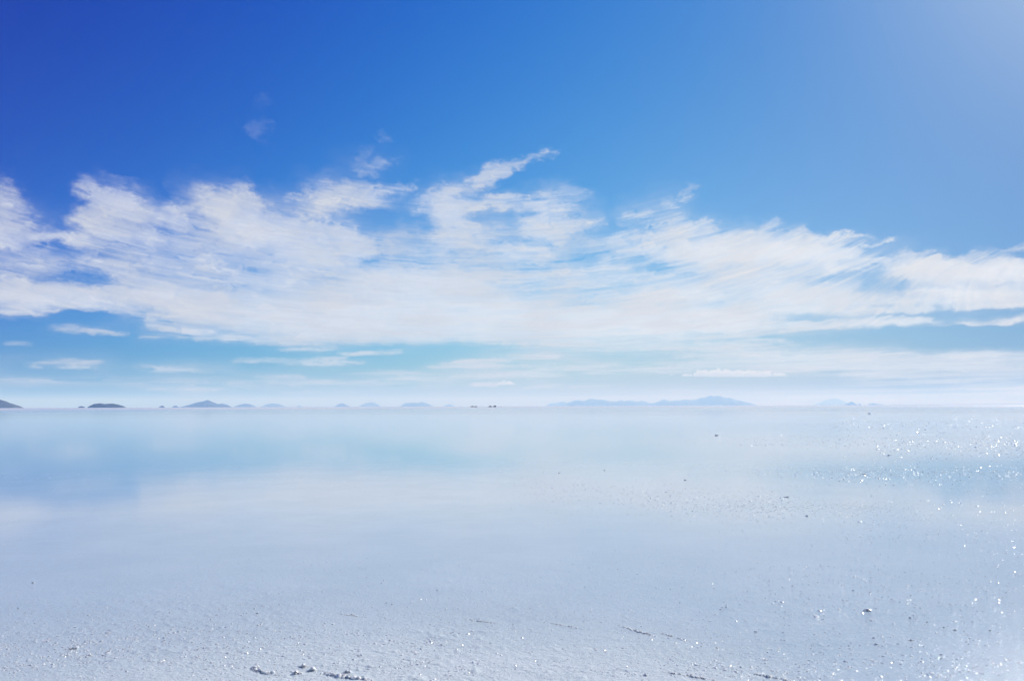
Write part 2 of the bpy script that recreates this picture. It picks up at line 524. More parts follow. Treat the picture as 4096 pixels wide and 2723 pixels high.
# ------------------------------------------------------------------ materials
def salt_material():
    m = bpy.data.materials.new('wet_salt')
    m.use_nodes = True
    t = m.node_tree; t.nodes.clear()
    g = NT(t)
    geo = g.n('ShaderNodeNewGeometry')
    P = geo.outputs['Position']
    sep = g.n('ShaderNodeSeparateXYZ'); g.put(sep.inputs[0], P)
    ln = g.n('ShaderNodeVectorMath', operation='LENGTH'); g.put(ln.inputs[0], P)
    dist = ln.outputs['Value']
    # wetness: damp crust round the dry near patch, a film of water beyond
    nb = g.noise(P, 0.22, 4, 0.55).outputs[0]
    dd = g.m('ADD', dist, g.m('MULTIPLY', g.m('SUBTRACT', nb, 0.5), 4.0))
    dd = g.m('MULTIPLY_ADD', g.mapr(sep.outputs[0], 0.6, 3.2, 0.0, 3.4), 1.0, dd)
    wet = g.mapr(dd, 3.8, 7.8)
    dryf = g.mapr(g.m('ADD', dist, g.m('MULTIPLY', g.m('SUBTRACT', g.noise(g.comb(g.m('MULTIPLY', sep.outputs[0], 0.012), g.m('MULTIPLY', sep.outputs[1], 0.02), 0), 1.0, 4, 0.6).outputs[0], 0.5), 500.0)), 90.0, 900.0)
    # crust relief, dying out under the water film
    def sc(vec, a, b, c):
        mp = g.n('ShaderNodeVectorMath', operation='MULTIPLY')
        g.put(mp.inputs[0], vec); mp.inputs[1].default_value = (a, b, c)
        return mp.outputs[0]
    n1 = g.noise(sc(P, 1, 1.5, 1), 24.0, 5, 0.68, 0.3).outputs[0]
    n2 = g.noise(P, 55.0, 3, 0.6).outputs[0]
    n3 = g.noise(sc(P, 1, 1.6, 1), 3.5, 4, 0.6).outputs[0]
    hgt = g.m('ADD', g.m('MULTIPLY', n1, 0.013), g.m('MULTIPLY', n2, 0.004))
    hgt = g.m('ADD', hgt, g.m('MULTIPLY', n3, 0.012))
    bfade = g.mapr(dist, 3.5, 15.0, 1.0, 0.02, 'SMOOTHSTEP')
    vor = g.n('ShaderNodeTexVoronoi', voronoi_dimensions='2D')
    vor.inputs['Scale'].default_value = 26.0
    vor.inputs['Randomness'].default_value = 1.0
    g.put(vor.inputs['Vector'], P)
    vs = g.n('ShaderNodeSeparateColor'); g.put(vs.inputs[0], vor.outputs['Color'])
    pn_ = g.noise(g.comb(g.m('MULTIPLY', sep.outputs[0], 0.10), g.m('MULTIPLY', sep.outputs[1], 0.22), 0), 1.0, 4, 0.6).outputs[0]
    pm = g.m('MULTIPLY', g.mapr(pn_, 0.44, 0.60), g.mapr(g.m('DIVIDE', sep.outputs[0], g.m('MAXIMUM', sep.outputs[1], 0.5)), 0.12, 0.50, 0.05, 1.0))
    pm = g.m('MULTIPLY', pm, g.mapr(dist, 6.5, 11.0))
    cell = g.m('MULTIPLY', g.mapr(vor.outputs['Distance'], 0.34, 0.02), g.m('GREATER_THAN', vs.outputs[0], g.m('MULTIPLY_ADD', pm, -0.30, 1.0)))
    spark = g.m('MULTIPLY', cell, g.m('MULTIPLY_ADD', vs.outputs[1], 0.007, 0.006))
    bp = g.n('ShaderNodeBump')
    bp.inputs['Strength'].default_value = 1.0
    bp.inputs['Distance'].default_value = 1.0
    g.put(bp.inputs['Height'], g.m('ADD', spark, g.m('MULTIPLY', hgt, g.m('MULTIPLY', bfade, g.m('MULTIPLY_ADD', wet, -0.5, 1.0)))))
    # colour: white crust with slightly greyer damp stains
    ns = g.noise(P, 0.9, 5, 0.6).outputs[0]
    far_n = g.noise(sc(P, 0.02, 0.006, 1), 1.0, 4, 0.6).outputs[0]
    base = g.mixc(g.mapr(ns, 0.3, 0.75), (0.77, 0.84, 0.86, 1), (0.86, 0.91, 0.92, 1))
    base = g.mixc(g.mapr(far_n, 0.45, 0.7), base, (0.86, 0.84, 0.84, 1))
    pb = g.n('ShaderNodeBsdfPrincipled')
    g.put(pb.inputs['Base Color'], base)
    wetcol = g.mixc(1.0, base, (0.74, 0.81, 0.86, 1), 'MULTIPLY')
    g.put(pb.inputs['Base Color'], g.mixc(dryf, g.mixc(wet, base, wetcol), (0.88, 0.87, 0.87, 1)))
    rough = g.mixf(dryf, g.mixf(wet, 0.42, 0.065), 0.26)
    g.put(pb.inputs['Roughness'], rough)
    g.put(pb.inputs['Specular IOR Level'], g.mixf(g.m('MULTIPLY', wet, wet), 0.02, 0.5))
    pb.inputs['IOR'].default_value = 1.55
    g.t.links.new(bp.outputs[0], pb.inputs['Normal'])
    out = g.n('ShaderNodeOutputMaterial')
    g.t.links.new(pb.outputs[0], out.inputs['Surface'])
    return m


def crystal_material(name, base=(0.90, 0.92, 0.93), rough=0.28, bump=0.004, scale=60, sss=0.02, ior=1.5):
    m = bpy.data.materials.new(name)
    m.use_nodes = True
    t = m.node_tree; t.nodes.clear()
    g = NT(t)
    tc = g.n('ShaderNodeNewGeometry')
    n1 = g.noise(tc.outputs['Position'], scale, 4, 0.65).outputs[0]
    bp = g.n('ShaderNodeBump'); bp.inputs['Distance'].default_value = bump
    g.put(bp.inputs['Height'], n1)
    pb = g.n('ShaderNodeBsdfPrincipled')
    c = g.mixc(g.mapr(n1, 0.3, 0.7), tuple(x * 0.92 for x in base) + (1,), base + (1,))
    g.put(pb.inputs['Base Color'], c)
    pb.inputs['Roughness'].default_value = rough
    pb.inputs['IOR'].default_value = ior
    pb.inputs['Subsurface Weight'].default_value = 0.85
    pb.inputs['Subsurface Radius'].default_value = (1.0, 1.0, 1.0)
    pb.inputs['Subsurface Scale'].default_value = sss
    g.t.links.new(bp.outputs[0], pb.inputs['Normal'])
    tr = g.n('ShaderNodeBsdfTranslucent')
    tr.inputs['Color'].default_value = (0.85, 0.90, 0.93, 1)
    mx = g.n('ShaderNodeMixShader')
    mx.inputs[0].default_value = 0.0
    g.t.links.new(pb.outputs[0], mx.inputs[1])
    g.t.links.new(tr.outputs[0], mx.inputs[2])
    out = g.n('ShaderNodeOutputMaterial')
    g.t.links.new(mx.outputs[0], out.inputs['Surface'])
    return m


def simple(name, col, rough=0.5, metal=0.0, coat=0.0, nscale=3.0, var=0.12):
    m = bpy.data.materials.new(name)
    m.use_nodes = True
    t = m.node_tree; t.nodes.clear()
    g = NT(t)
    tc = g.n('ShaderNodeTexCoord')
    n1 = g.noise(tc.outputs['Object'], nscale, 5, 0.6).outputs[0]
    pb = g.n('ShaderNodeBsdfPrincipled')
    lo = tuple(c * (1 - var) for c in col) + (1,)
    hi = tuple(min(1, c * (1 + var)) for c in col) + (1,)
    g.put(pb.inputs['Base Color'], g.mixc(g.mapr(n1, 0.3, 0.7), lo, hi))
    pb.inputs['Roughness'].default_value = rough
    pb.inputs['Metallic'].default_value = metal
    pb.inputs['Coat Weight'].default_value = coat
    out = g.n('ShaderNodeOutputMaterial')
    g.t.links.new(pb.outputs[0], out.inputs['Surface'])
    return m


MAT_SALT = salt_material()
MAT_LUMP = crystal_material('salt_crystal')
MAT_CRUMB = crystal_material('salt_crumb', (0.92, 0.93, 0.93), 0.25, 0.001, 90, 0.008, 1.75)
MAT_ROCK = simple('island_rock', (0.045, 0.05, 0.055), 0.9, nscale=0.004, var=0.5)


# ------------------------------------------------------------------ ground: one sheet
def build_ground():
    NA, NR = 1000, 760
    half = math.radians(44)
    az_f = np.linspace(-half, half, NA)
    az_b = np.linspace(half, 2 * math.pi - half, 62)[1:-1]
    az = np.concatenate([az_f, az_b])
    r1 = np.geomspace(0.4, 3.2, 14)[:-1]
    r2 = np.geomspace(3.2, 26.0, NR)
    r3 = np.geomspace(26.0, 56000.0, 72)[1:]
    rr = np.concatenate([r1, r2, r3])
    A, R = np.meshgrid(az, rr)
    Xc = R * np.sin(A); Yc = R * np.cos(A)
    # relief of the crust
    n = fbm(Xc, Yc * 1.25, 5, 5.0, 4, 0.55)
    n2 = fbm(Xc, Yc * 1.3, 35, 17.0, 3, 0.5)
    big = fbm(Xc, Yc, 77, 0.9, 3)
    patch = np.clip((big - 0.47) * 6, 0, 1)
    near = np.clip((13.0 - R) / 9.0, 0, 1)
    lump = np.clip((n2 - 0.60) * 4.0, 0, 1) ** 1.5
    Zc = (n - 0.5) * 0.008 + lump * 0.017 * patch * near + (n2 - 0.5) * 0.005 * near
    fade = np.clip((9.5 - R) / 6.0, 0, 1) ** 1.5
    fade = fade * np.clip((math.radians(43) - np.abs(((A + math.pi) % (2 * math.pi)) - math.pi)) / 0.05, 0, 1)
    Zc = Zc * fade * (1 - 0.75 * np.clip((Xc - 0.6) / 2.4, 0, 1))
    nr, na = A.shape
    V = np.stack([Xc, Yc, Zc], -1).reshape(-1, 3)
    V = np.vstack([V, [[0, 0, 0]]])
    i = np.arange(nr - 1)[:, None]; j = np.arange(na)[None, :]
    jn = (j + 1) % na
    a = i * na + j; b = i * na + jn; c = (i + 1) * na + jn; d = (i + 1) * na + j
    Fq = np.stack([a, d, c, b], -1).reshape(-1, 4)
    me = bpy.data.meshes.new('ground')
    jj = np.arange(na)
    tri = np.stack([np.full(na, nr * na), jj, (jj + 1) % na], -1)
    nf4, nf3 = len(Fq), len(tri)
    me.vertices.add(len(V)); me.vertices.foreach_set('co', V.astype(np.float32).ravel())
    me.loops.add(nf4 * 4 + nf3 * 3)
    me.loops.foreach_set('vertex_index', np.concatenate([Fq.ravel(), tri.ravel()]).astype(np.int32))
    me.polygons.add(nf4 + nf3)
    me.polygons.foreach_set('loop_start', np.concatenate([np.arange(nf4) * 4, nf4 * 4 + np.arange(nf3) * 3]).astype(np.int32))
    me.polygons.foreach_set('loop_total', np.concatenate([np.full(nf4, 4), np.full(nf3, 3)]).astype(np.int32))
    me.polygons.foreach_set('use_smooth', np.ones(nf4 + nf3, dtype=bool))
    me.update(calc_edges=True)
    o = link('ground', me, MAT_SALT)
    tag(o, 'wet white salt flat mirroring the sky as far as the horizon', 'ground', kind='structure')
    return o


build_ground()


# ------------------------------------------------------------------ salt lumps and crumbs
def ico(sub):
    import bmesh
    bm = bmesh.new()
    bmesh.ops.create_icosphere(bm, subdivisions=sub, radius=1.0)
    V = np.array([v.co[:] for v in bm.verts])
    Fc = np.array([[v.index for v in f.verts] for f in bm.faces])
    bm.free()
    return V, Fc


ICO1, ICO2, ICO3 = ico(1), ico(2), ico(3)


def blobs(centers, radii, base, rs, squash=0.6, rough=0.3, seed=0):
    """many uneven lumps in one vertex/face array"""
    V0, F0 = base
    n = len(centers)
    nv = len(V0)
    # random linear distortion for each blob
    Q = np.eye(3)[None] + rs.normal(0, 0.22, (n, 3, 3))
    Vn = np.einsum('nij,vj->nvi', Q, V0)
    Vn *= (1 + rs.normal(0, rough * 0.5, (n, nv)))[..., None]
    Vn *= np.asarray(radii)[:, None, None]
    Vn[..., 2] *= squash
    Vn += np.asarray(centers)[:, None, :]
    Fn = F0[None] + (np.arange(n) * nv)[:, None, None]
    return Vn.reshape(-1, 3), Fn.reshape(-1, 3)


def build_crumbs():
    pts = []
    rad = []

    def scatter(n, x0, x1, yf, smin, smax, spread, clump=0.0):
        n = int(n * (1.7 if x0 < 2550 else 2.6))
        """scatter along a band of ground that follows the wind: yf(t) gives the band centre"""
        k = 0
        cl = None
        while k < n:
            t = random.random()
            px = x0 + (x1 - x0) * t
            yc, hw = yf(t)
            py = yc + random.gauss(0, 1) * hw
            if py < 1634 or py > 2760:
                k += 1
                continue
            if clump and cl is not None and random.random() < clump:
                px = cl[0] + random.gauss(0, 26); py = cl[1] + random.gauss(0, 7)
            cl = (px, py)
            if py < 1634: continue
            gx, gy = ground(px, py)
            d = math.hypot(gx, gy)
            s = random.uniform(0, 1) ** 3.0
            r = (smin + (smax - smin) * s) * ((0.46 if px < 3000 or d < 14 else 0.66) if d > 9 else 0.44 + 0.56 * min(1.0, (9 - d) / 2.5))
            pts.append((gx, gy, -r * 0.2)); rad.append(r)
            k += 1

    # speckled band running right across the middle distance
    scatter(900, 2050, 3150, lambda t: (1935 + 95 * t, 32), 0.010, 0.034, 0, 0.35)
    scatter(520, 2500, 3600, lambda t: (1985 + 110 * t, 38), 0.010, 0.034, 0, 0.4)
    scatter(700, 3250, 4300, lambda t: (1893 + 6 * t, 20), 0.012, 0.036, 0, 0.3)
    scatter(260, 2700, 3500, lambda t: (1880 + 15 * t, 14), 0.010, 0.030, 0, 0.3)
    scatter(900, 2600, 4300, lambda t: (1762 + 8 * t, 14), 0.016, 0.05, 0, 0.25)
    scatter(520, 3500, 4400, lambda t: (1780, 26), 0.016, 0.05, 0, 0.25)
    scatter(600, 3300, 4400, lambda t: (1690, 20), 0.03, 0.09, 0, 0.2)
    scatter(420, 3350, 4300, lambda t: (2060, 95), 0.009, 0.026, 0, 0.4)
    scatter(520, 3000, 4300, lambda t: (2260, 110), 0.006, 0.018, 0, 0.55)
    scatter(240, 3200, 4300, lambda t: (2500, 110), 0.004, 0.012, 0, 0.6)
    # thin scatter over everything
    scatter(500, -200, 4300, lambda t: (1860 + 0 * t, 70), 0.008, 0.024, 0, 0.3)
    scatter(700, -200, 4300, lambda t: (2180, 150), 0.004, 0.014, 0, 0.5)
    scatter(420, -200, 1500, lambda t: (1900, 60), 0.006, 0.018, 0, 0.3)
    # loose grains in the crust by the feet
    scatter(2600, -200, 1900, lambda t: (2610, 85), 0.0035, 0.013, 0, 0.65)
    scatter(1200, -100, 1100, lambda t: (2480, 90), 0.003, 0.010, 0, 0.6)
    scatter(1000, 1500, 3300, lambda t: (2540, 110), 0.003, 0.010, 0, 0.6)
    scatter(600, 2400, 4200, lambda t: (2680, 40), 0.004, 0.012, 0, 0.7)
    rs = np.random.default_rng(3)
    C = np.array(pts); Rr = np.array(rad)
    V, Fc = blobs(C, Rr, ICO1, rs, 0.52, 0.30)
    me = np_mesh('salt_crumbs', V, Fc, smooth=False)
    o = link('salt_crumbs', me, MAT_CRUMB)
    tag(o, 'loose white salt crumbs scattered over the wet crust', 'salt crumbs', kind='stuff')


build_crumbs()


def salt_lump(px, py, size, label, n=9, spread=1.0, tall=0.7, dark=False, seed=0):
    """a chunk of crystallised salt: knobs grown together, partly sunk in the crust"""
    gx, gy = ground(px, py)
    rs = np.random.default_rng(100 + seed)
    cs, rd = [(0, 0, size * 0.15)], [size * 0.5]
    for k in range(n):
        a = rs.uniform(0, 2 * math.pi); d = size * spread * rs.uniform(0.2, 0.85)
        r = size * rs.uniform(0.16, 0.42)
        cs.append((math.cos(a) * d, math.sin(a) * d * 0.8, r * rs.uniform(-0.3, 0.45))); rd.append(r)
    for k in range(n * 2):
        a = rs.uniform(0, 2 * math.pi); d = size * spread * rs.uniform(0.5, 0.9)
        r = size * rs.uniform(0.05, 0.15)
        cs.append((math.cos(a) * d, math.sin(a) * d * 0.8, r * 0.1)); rd.append(r)
    V, Fc = blobs(np.array(cs), np.array(rd), ICO2, rs, tall, 0.16)
    V = V.copy()
    for q in range(len(V)):
        p = Vector(V[q]) / size
        V[q] += np.array(mnoise.noise_vector(p * 3.1)) * size * 0.10
    me = np_mesh('salt_lump', V, Fc, smooth=False)
    o = link('salt_lump', me, MAT_LUMP)
    o.location = (gx, gy, 0.0)
    tag(o, label, 'salt lump', 'larger salt lumps standing out of the crust')
    return o


def salt_ridge(p0, p1, size, label, n=40, seed=0, jit=0.5):
    """a low crest of heaped salt crystals between two points of the crust"""
    a = Vector(ground(*p0) + (0,)); b = Vector(ground(*p1) + (0,))
    mid = (a + b) / 2
    rs = np.random.default_rng(500 + seed)
    cs, rd = [], []
    L = (b - a).length
    side = Vector((-(b - a).y, (b - a).x, 0)).normalized()
    for k in range(n):
        t = rs.uniform(0, 1)
        env = 0.35 + 0.65 * math.sin(math.pi * t)
        c = a.lerp(b, t) + side * rs.normal(0, size * jit) - mid
        r = size * env * rs.uniform(0.2, 1.0) ** 1.6
        cs.append((c.x, c.y, r * rs.uniform(-0.35, 0.3))); rd.append(r)
    V, Fc = blobs(np.array(cs), np.array(rd), ICO2, rs, 0.7, 0.16)
    for q in range(len(V)):
        p = Vector(V[q]) / size
        V[q] += np.array(mnoise.noise_vector(p * 2.3)) * size * 0.10
    me = np_mesh('salt_ridge', V, Fc, smooth=False)
    o = link('salt_ridge', me, MAT_LUMP)
    o.location = (mid.x, mid.y, 0)
    tag(o, label, 'salt ridge', 'low ridges of heaped salt crystals')
    return o


LUMPS = [
    (3466, 2441, 0.034, 'grey shadowed salt lump starting the row of lumps at lower right', 10),
    (3640, 2470, 0.014, 'small knobbly salt lump in the row right of the grey lump', 6),
    (3708, 2487, 0.011, 'tiny bright salt lump midway along the row at lower right', 5),
    (3775, 2508, 0.011, 'flat grey salt lump near the right end of the row', 5),
    (3820, 2519, 0.016, 'angular grey salt lump ending the row at lower right', 6),
    (3960, 2521, 0.012, 'glittering star-bright salt lump alone beyond the row', 4),
    (3644, 2560, 0.020, 'white salt lump below the row with a bright right face', 7),
    (3495, 2550, 0.013, 'small white salt lump below the grey shadowed lump', 5),
    (3764, 2617, 0.012, 'sparkling salt lump nearest the lower right corner sparkles', 4),
    (302, 2592, 0.034, 'pointed salt lump with a dark blue left side near lower left corner', 5),
    (358, 2620, 0.018, 'rounded white salt lump just right of the pointed lump', 5),
    (132, 2330, 0.016, 'lone rough salt lump on smooth crust near the left edge', 6),
    (72, 2431, 0.010, 'small round white salt lump by the left edge', 4),
    (1213, 2665, 0.034, 'tall peaked salt lump on the crest at the bottom edge', 6),
    (1250, 2680, 0.036, 'broad salt lump with a blue hollow beneath, right of the peaked one', 7),
    (1190, 2692, 0.034, 'rough boulder-like salt lump in front of the peaked lump', 9),
    (1020, 2670, 0.028, 'leaning salt lump with a dark blue shadow on its left', 6),
    (1385, 2688, 0.026, 'craggy salt lump at the right part of the bottom crest', 8),
    (1435, 2713, 0.022, 'white salt lump cut by the bottom edge right of the crest', 6),
    (1028, 2452, 0.015, 'pale pointed salt lump left of centre with short shadow', 5),
    (1547, 2410, 0.013, 'upper of two white salt lumps on plain crust left of centre', 4),
    (1568, 2416, 0.012, 'lower of two white salt lumps on plain crust left of centre', 4),
    (1408, 2456, 0.014, 'grey and white knobbly salt lump heading a short broken row', 6),
    (1018, 2434, 0.010, 'flat grey salt flake just above the pale pointed lump', 4),
    (2582, 2698, 0.018, 'bright white salt lump beside a blue hollow at bottom centre', 5),
    (2868, 2590, 0.012, 'small tilted white salt lump below and right of the long ridge', 5),
    (3024, 2526, 0.014, 'round cluster-like salt lump right of the long ridge', 6),
    (2963, 2667, 0.010, 'slender upright salt lump near the bottom right crest', 4),
    (3144, 1988, 0.045, 'largest dark salt lump in the speckled band at right of centre', 6),
    (3457, 1897, 0.045, 'dark salt lump among the bright sparkles at right', 6),
    (3554, 1821, 0.055, 'lone grey salt lump above the sparkling band at right', 5),
    (2866, 1741, 0.12, 'upright dark salt lump standing alone far out right of centre', 6),
    (3476, 1654, 0.30, 'small dark salt lump just under the horizon at right', 5),
    (2740, 1920, 0.030, 'dark salt lump above the speckled band, right of its middle', 5),
    (2236, 1891, 0.026, 'dark round salt lump above the left end of the speckled band', 4),
    (2418, 1881, 0.026, 'dark flat salt lump above the middle of the speckled band', 4),
    (3228, 2063, 0.034, 'elongated grey salt lump below the speckled band at right', 5),
    (937, 1799, 0.028, 'small lone salt lump far out left of centre', 4),
]
for k, (px, py, s, lab, n) in enumerate(LUMPS):
    salt_lump(px, py, s, lab, n=n, seed=k)

RIDGES = [
    ((960, 2668), (1130, 2700), 0.018, 'crumbly salt ridge under the leaning lump at the bottom edge', 50),
    ((1280, 2690), (1500, 2722), 0.022, 'jagged salt ridge at the bottom edge right of the peaked lump', 70),
    ((2470, 2500), (2625, 2545), 0.013, 'long crumbly salt ridge right of bottom centre, its thicker left half', 70),
    ((2640, 2530), (2760, 2562), 0.010, 'thin tail of crumbly salt ridge trailing right from the long ridge', 50),
    ((2650, 2684), (2880, 2722), 0.012, 'broken salt ridge along the bottom edge right of centre', 110),
    ((3010, 2692), (3170, 2722), 0.014, 'heaped salt ridge at the bottom edge toward the right corner', 60),
    ((1850, 2475), (2010, 2495), 0.008, 'faint thin line of raised salt near bottom centre', 110),
    ((2200, 2490), (2330, 2515), 0.008, 'faint salt ridge left of the long crumbly ridge', 100),
    ((1350, 2452), (1470, 2470), 0.008, 'short broken row of salt crystals left of centre', 90),
]
for k, (a, b, s, lab, n) in enumerate(RIDGES):
    salt_ridge(a, b, s, lab, n=n, seed=k)


# ------------------------------------------------------------------ islands and mountains
def island(name, pts, dist, label, group=None, base_y=None, depth=0.45, cat='island', rough=0.05):
    """pts: skyline as (px, py) ; built as a hill with real width, depth and height"""
    dist *= 0.6 if dist < 37000 else 0.72
    prof = []
    for (px, py) in pts:
        r = ray(px, py)
        t = dist / r.y
        prof.append((r.x * t, max(CAMZ + r.z * t, 0.0)))
    x0, x1 = prof[0][0], prof[-1][0]
    xs_p = [p[0] for p in prof]; zs_p = [p[1] for p in prof]
    nx = 110 if len(pts) > 8 else 60
    ny = 25
    xs = np.linspace(x0, x1, nx)
    zs = np.interp(xs, xs_p, zs_p)
    zmax = max(zs_p)
    hd = (x1 - x0) * depth * 0.5
    hd = min(hd, zmax * 9)
    V = np.zeros((ny, nx, 3))
    cx = (x0 + x1) / 2
    seed = random.random() * 100
    for i in range(ny):
        v = -1 + 2 * i / (ny - 1)
        for j in range(nx):
            e = math.sin(math.pi * min(max((xs[j] - x0) / (x1 - x0), 0.0), 1.0)) ** 0.5
            dd = hd * (0.35 + 0.65 * e)
            fall = max(0.0, 1 - abs(v) ** 1.35)
            nz = mnoise.fractal(Vector((xs[j] / max(zmax, 1) * 0.7 + seed, v * dd / max(zmax, 1) * 0.7, 0.3)), 1.0, 2.0, 5)
            sp = 1 - (1 - fall) * (0.9 + 0.35 * nz) if v != 0 else 1
            # gullies run down the flanks
            gl = mnoise.noise(Vector((xs[j] / max(zmax, 1) * 2.4 + seed, v * 0.8, 4.0)))
            z = zs[j] * max(0.0, min(1.0, sp + 0.16 * gl * abs(v) * (fall > 0)))
            if i in (0, ny - 1) or z <= 0:
                z = -2.0
            V[i, j] = (xs[j] - cx, v * dd + (hd if False else 0), z)
    V[:, 0, 2] = np.minimum(V[:, 0, 2], 0) - 1
    V[:, -1, 2] = np.minimum(V[:, -1, 2], 0) - 1
    i = np.arange(ny - 1)[:, None]; j = np.arange(nx - 1)[None, :]
    a = i * nx + j
    Fq = np.stack([a, a + 1, a + 1 + nx, a + nx], -1).reshape(-1, 4)
    me = np_mesh(name, V.reshape(-1, 3), Fq, smooth=True)
    o = link(name, me, MAT_ROCK)
    o.location = (cx, dist, 0)
    tag(o, label, cat, group, 'structure')
    return o


def z1(x, y, sx=4.2125, x0=0): return (x0 + x / sx, 1560 + y / sx)


GI = 'islands along the horizon'
GM = 'mountain ridges on the horizon'
island('island', [(-260, 1629), (-200, 1600), (-120, 1585), (-60, 1588), (0, 1597), (7, 1600), (23, 1604), (36, 1611), (43, 1612), (57, 1617), (69, 1621), (77, 1628)],
       13000, 'dark blue sloping island cut by the left edge', GI)
island('island', [(313, 1627), (320, 1625), (326, 1623.5), (332, 1625), (339, 1627)], 14000,
       'tiny dark islet just left of the flat-topped island', GI)
island('island', [(354, 1628), (363, 1621), (377, 1614.6), (399, 1612.5), (410, 1613.5), (417, 1615.3), (434, 1614), (453, 1613.6), (461, 1615.5), (471, 1617), (484, 1621), (490, 1622), (499, 1628)],
       12500, 'dark blue flat-topped island, darkest of all on the horizon', GI)
island('island', [(636, 1627), (645, 1623), (652, 1622), (659, 1627)], 20000, 'tiny bluish islet, left of two before the pointed island', GI)
island('island', [(689, 1627), (697, 1622.5), (706, 1621.5), (714, 1627)], 30000, 'tiny pale islet beside the foot of the pointed island', GI)
island('island', [(722, 1627), (740, 1623), (762, 1617), (788, 1608.7), (800, 1606.5), (812, 1605), (822, 1601.5), (831, 1598.7), (845, 1605), (860, 1611), (871, 1615.8), (880, 1614.6), (890, 1613.6), (899, 1616), (907, 1618), (915, 1621.5), (924, 1627)],
       32000, 'blue pointed island with one tall peak and a right shoulder', GI)
island('island', [(935, 1627), (945, 1623), (960, 1618), (972, 1615.5), (983, 1613.6), (1004, 1617), (1015, 1621), (1024, 1627)],
       38000, 'pale blue rounded island right of the pointed island', GI)
island('island', [(1042, 1627), (1053, 1622), (1066, 1616.5), (1080, 1614.2), (1092, 1613), (1108, 1614.5), (1125, 1618.5), (1134, 1622), (1144, 1627)],
       48000, 'faint low dome island, third right of the pointed peak', GI)
island('island', [(1186, 1627), (1193, 1623), (1198, 1621), (1204, 1623), (1211, 1627)], 50000, 'faint tiny islet between two pale domes', GI)
island('island', [(1336, 1627), (1349, 1619), (1358, 1615), (1369, 1612), (1378, 1615.5), (1386, 1619), (1394, 1622), (1401, 1627)],
       46000, 'pale blue cone island left of the far faint ones', GI)
island('island', [(1433, 1626), (1440, 1622), (1451, 1616), (1462, 1612.5), (1470, 1611), (1480, 1609), (1488, 1607.5), (1497, 1610), (1507, 1614), (1517, 1620), (1525, 1626)],
       58000, 'very faint broad hump island right of the pale cone', GI)
island('island', [(1599, 1626), (1610, 1619), (1621, 1612.6), (1632, 1611), (1643, 1610), (1658, 1609), (1671, 1611), (1680, 1608.5), (1689, 1606.5), (1698, 1609), (1708, 1613), (1722, 1619), (1738, 1626)],
       52000, 'pale two-humped island left of the parked cars', GI)
island('island', [(1774, 1626), (1785, 1618), (1800, 1616), (1812, 1619), (1823, 1626)], 66000, 'hardly visible low island between the two-humped one and the cars', GI)
island('island', [(1835, 1626), (1841, 1623.5), (1847, 1626)], 40000, 'speck of an islet closest to the parked cars', GI)
island('mountain', [(2180, 1625), (2190, 1619), (2199, 1614), (2211, 1610.5), (2224, 1612), (2232, 1609), (2239, 1607), (2256, 1605), (2266, 1611), (2290, 1613), (2320, 1625)],
       64000, 'pale low foothills at the left end of the mountain range', GM, cat='mountain')
pm = [z1(x, y, 4.718, 2150) for x, y in [(430, 304), (500, 272), (560, 245), (600, 228), (640, 215), (690, 196), (720, 188), (745, 195), (785, 184), (820, 196), (850, 205), (900, 198), (940, 188), (970, 172), (1000, 163), (1050, 166), (1090, 168), (1130, 180), (1170, 183), (1215, 178), (1290, 190), (1350, 208), (1420, 208), (1480, 215), (1540, 199), (1580, 187), (1640, 210), (1680, 199), (1730, 194), (1800, 200), (1860, 213), (1900, 217), (1940, 207), (1970, 198), (2050, 218), (2100, 238), (2160, 262), (2230, 304)]]
island('mountain', pm, 56000, 'long pale blue mountain ridge with many low tops, left half of the range', GM, cat='mountain', depth=0.25)
pm = [z1(x, y, 4.718, 2600) for x, y in [(-90, 300), (-40, 270), (0, 252), (60, 245), (110, 231), (170, 215), (220, 190), (260, 168), (300, 183), (350, 207), (430, 205), (480, 192), (560, 198), (620, 186), (680, 177), (730, 181), (770, 190), (810, 178), (850, 185), (890, 172), (930, 157), (985, 138), (1010, 150), (1050, 136), (1080, 125), (1110, 110), (1145, 95), (1180, 107), (1205, 120), (1250, 106), (1330, 110), (1370, 130), (1440, 147), (1490, 138), (1560, 160), (1600, 174), (1640, 188), (1730, 200), (1800, 222), (1880, 238), (1960, 265), (2035, 298)]]
island('mountain', pm, 54000, 'tallest pale blue mountain with a peaked summit and long right slope', GM, cat='mountain', depth=0.25)
island('mountain', [(3245, 1622), (3262, 1616), (3280, 1609), (3300, 1600), (3318, 1596.5), (3331, 1594), (3353, 1594), (3365, 1599), (3384, 1607), (3400, 1613), (3420, 1622)],
       76000, 'ghostly faint mountain behind the small blue cone at right', GM, cat='mountain')
island('island', [(3372, 1621), (3382, 1616), (3391, 1612), (3407, 1605), (3418, 1611), (3426, 1616), (3431, 1621)],
       46000, 'small blue cone island in front of the ghostly mountain', GI)
island('island', [(3430, 1621), (3434, 1616), (3438, 1612.5), (3443, 1616), (3448, 1621)], 46000,
       'tiny blue islet touching the right foot of the small cone', GI)
island('island', [(3471, 1620), (3480, 1614), (3490, 1611.5), (3502, 1613.5), (3514, 1616), (3528, 1617), (3531, 1620)],
       48000, 'small flat blue island with a thin tail pointing right', GI)


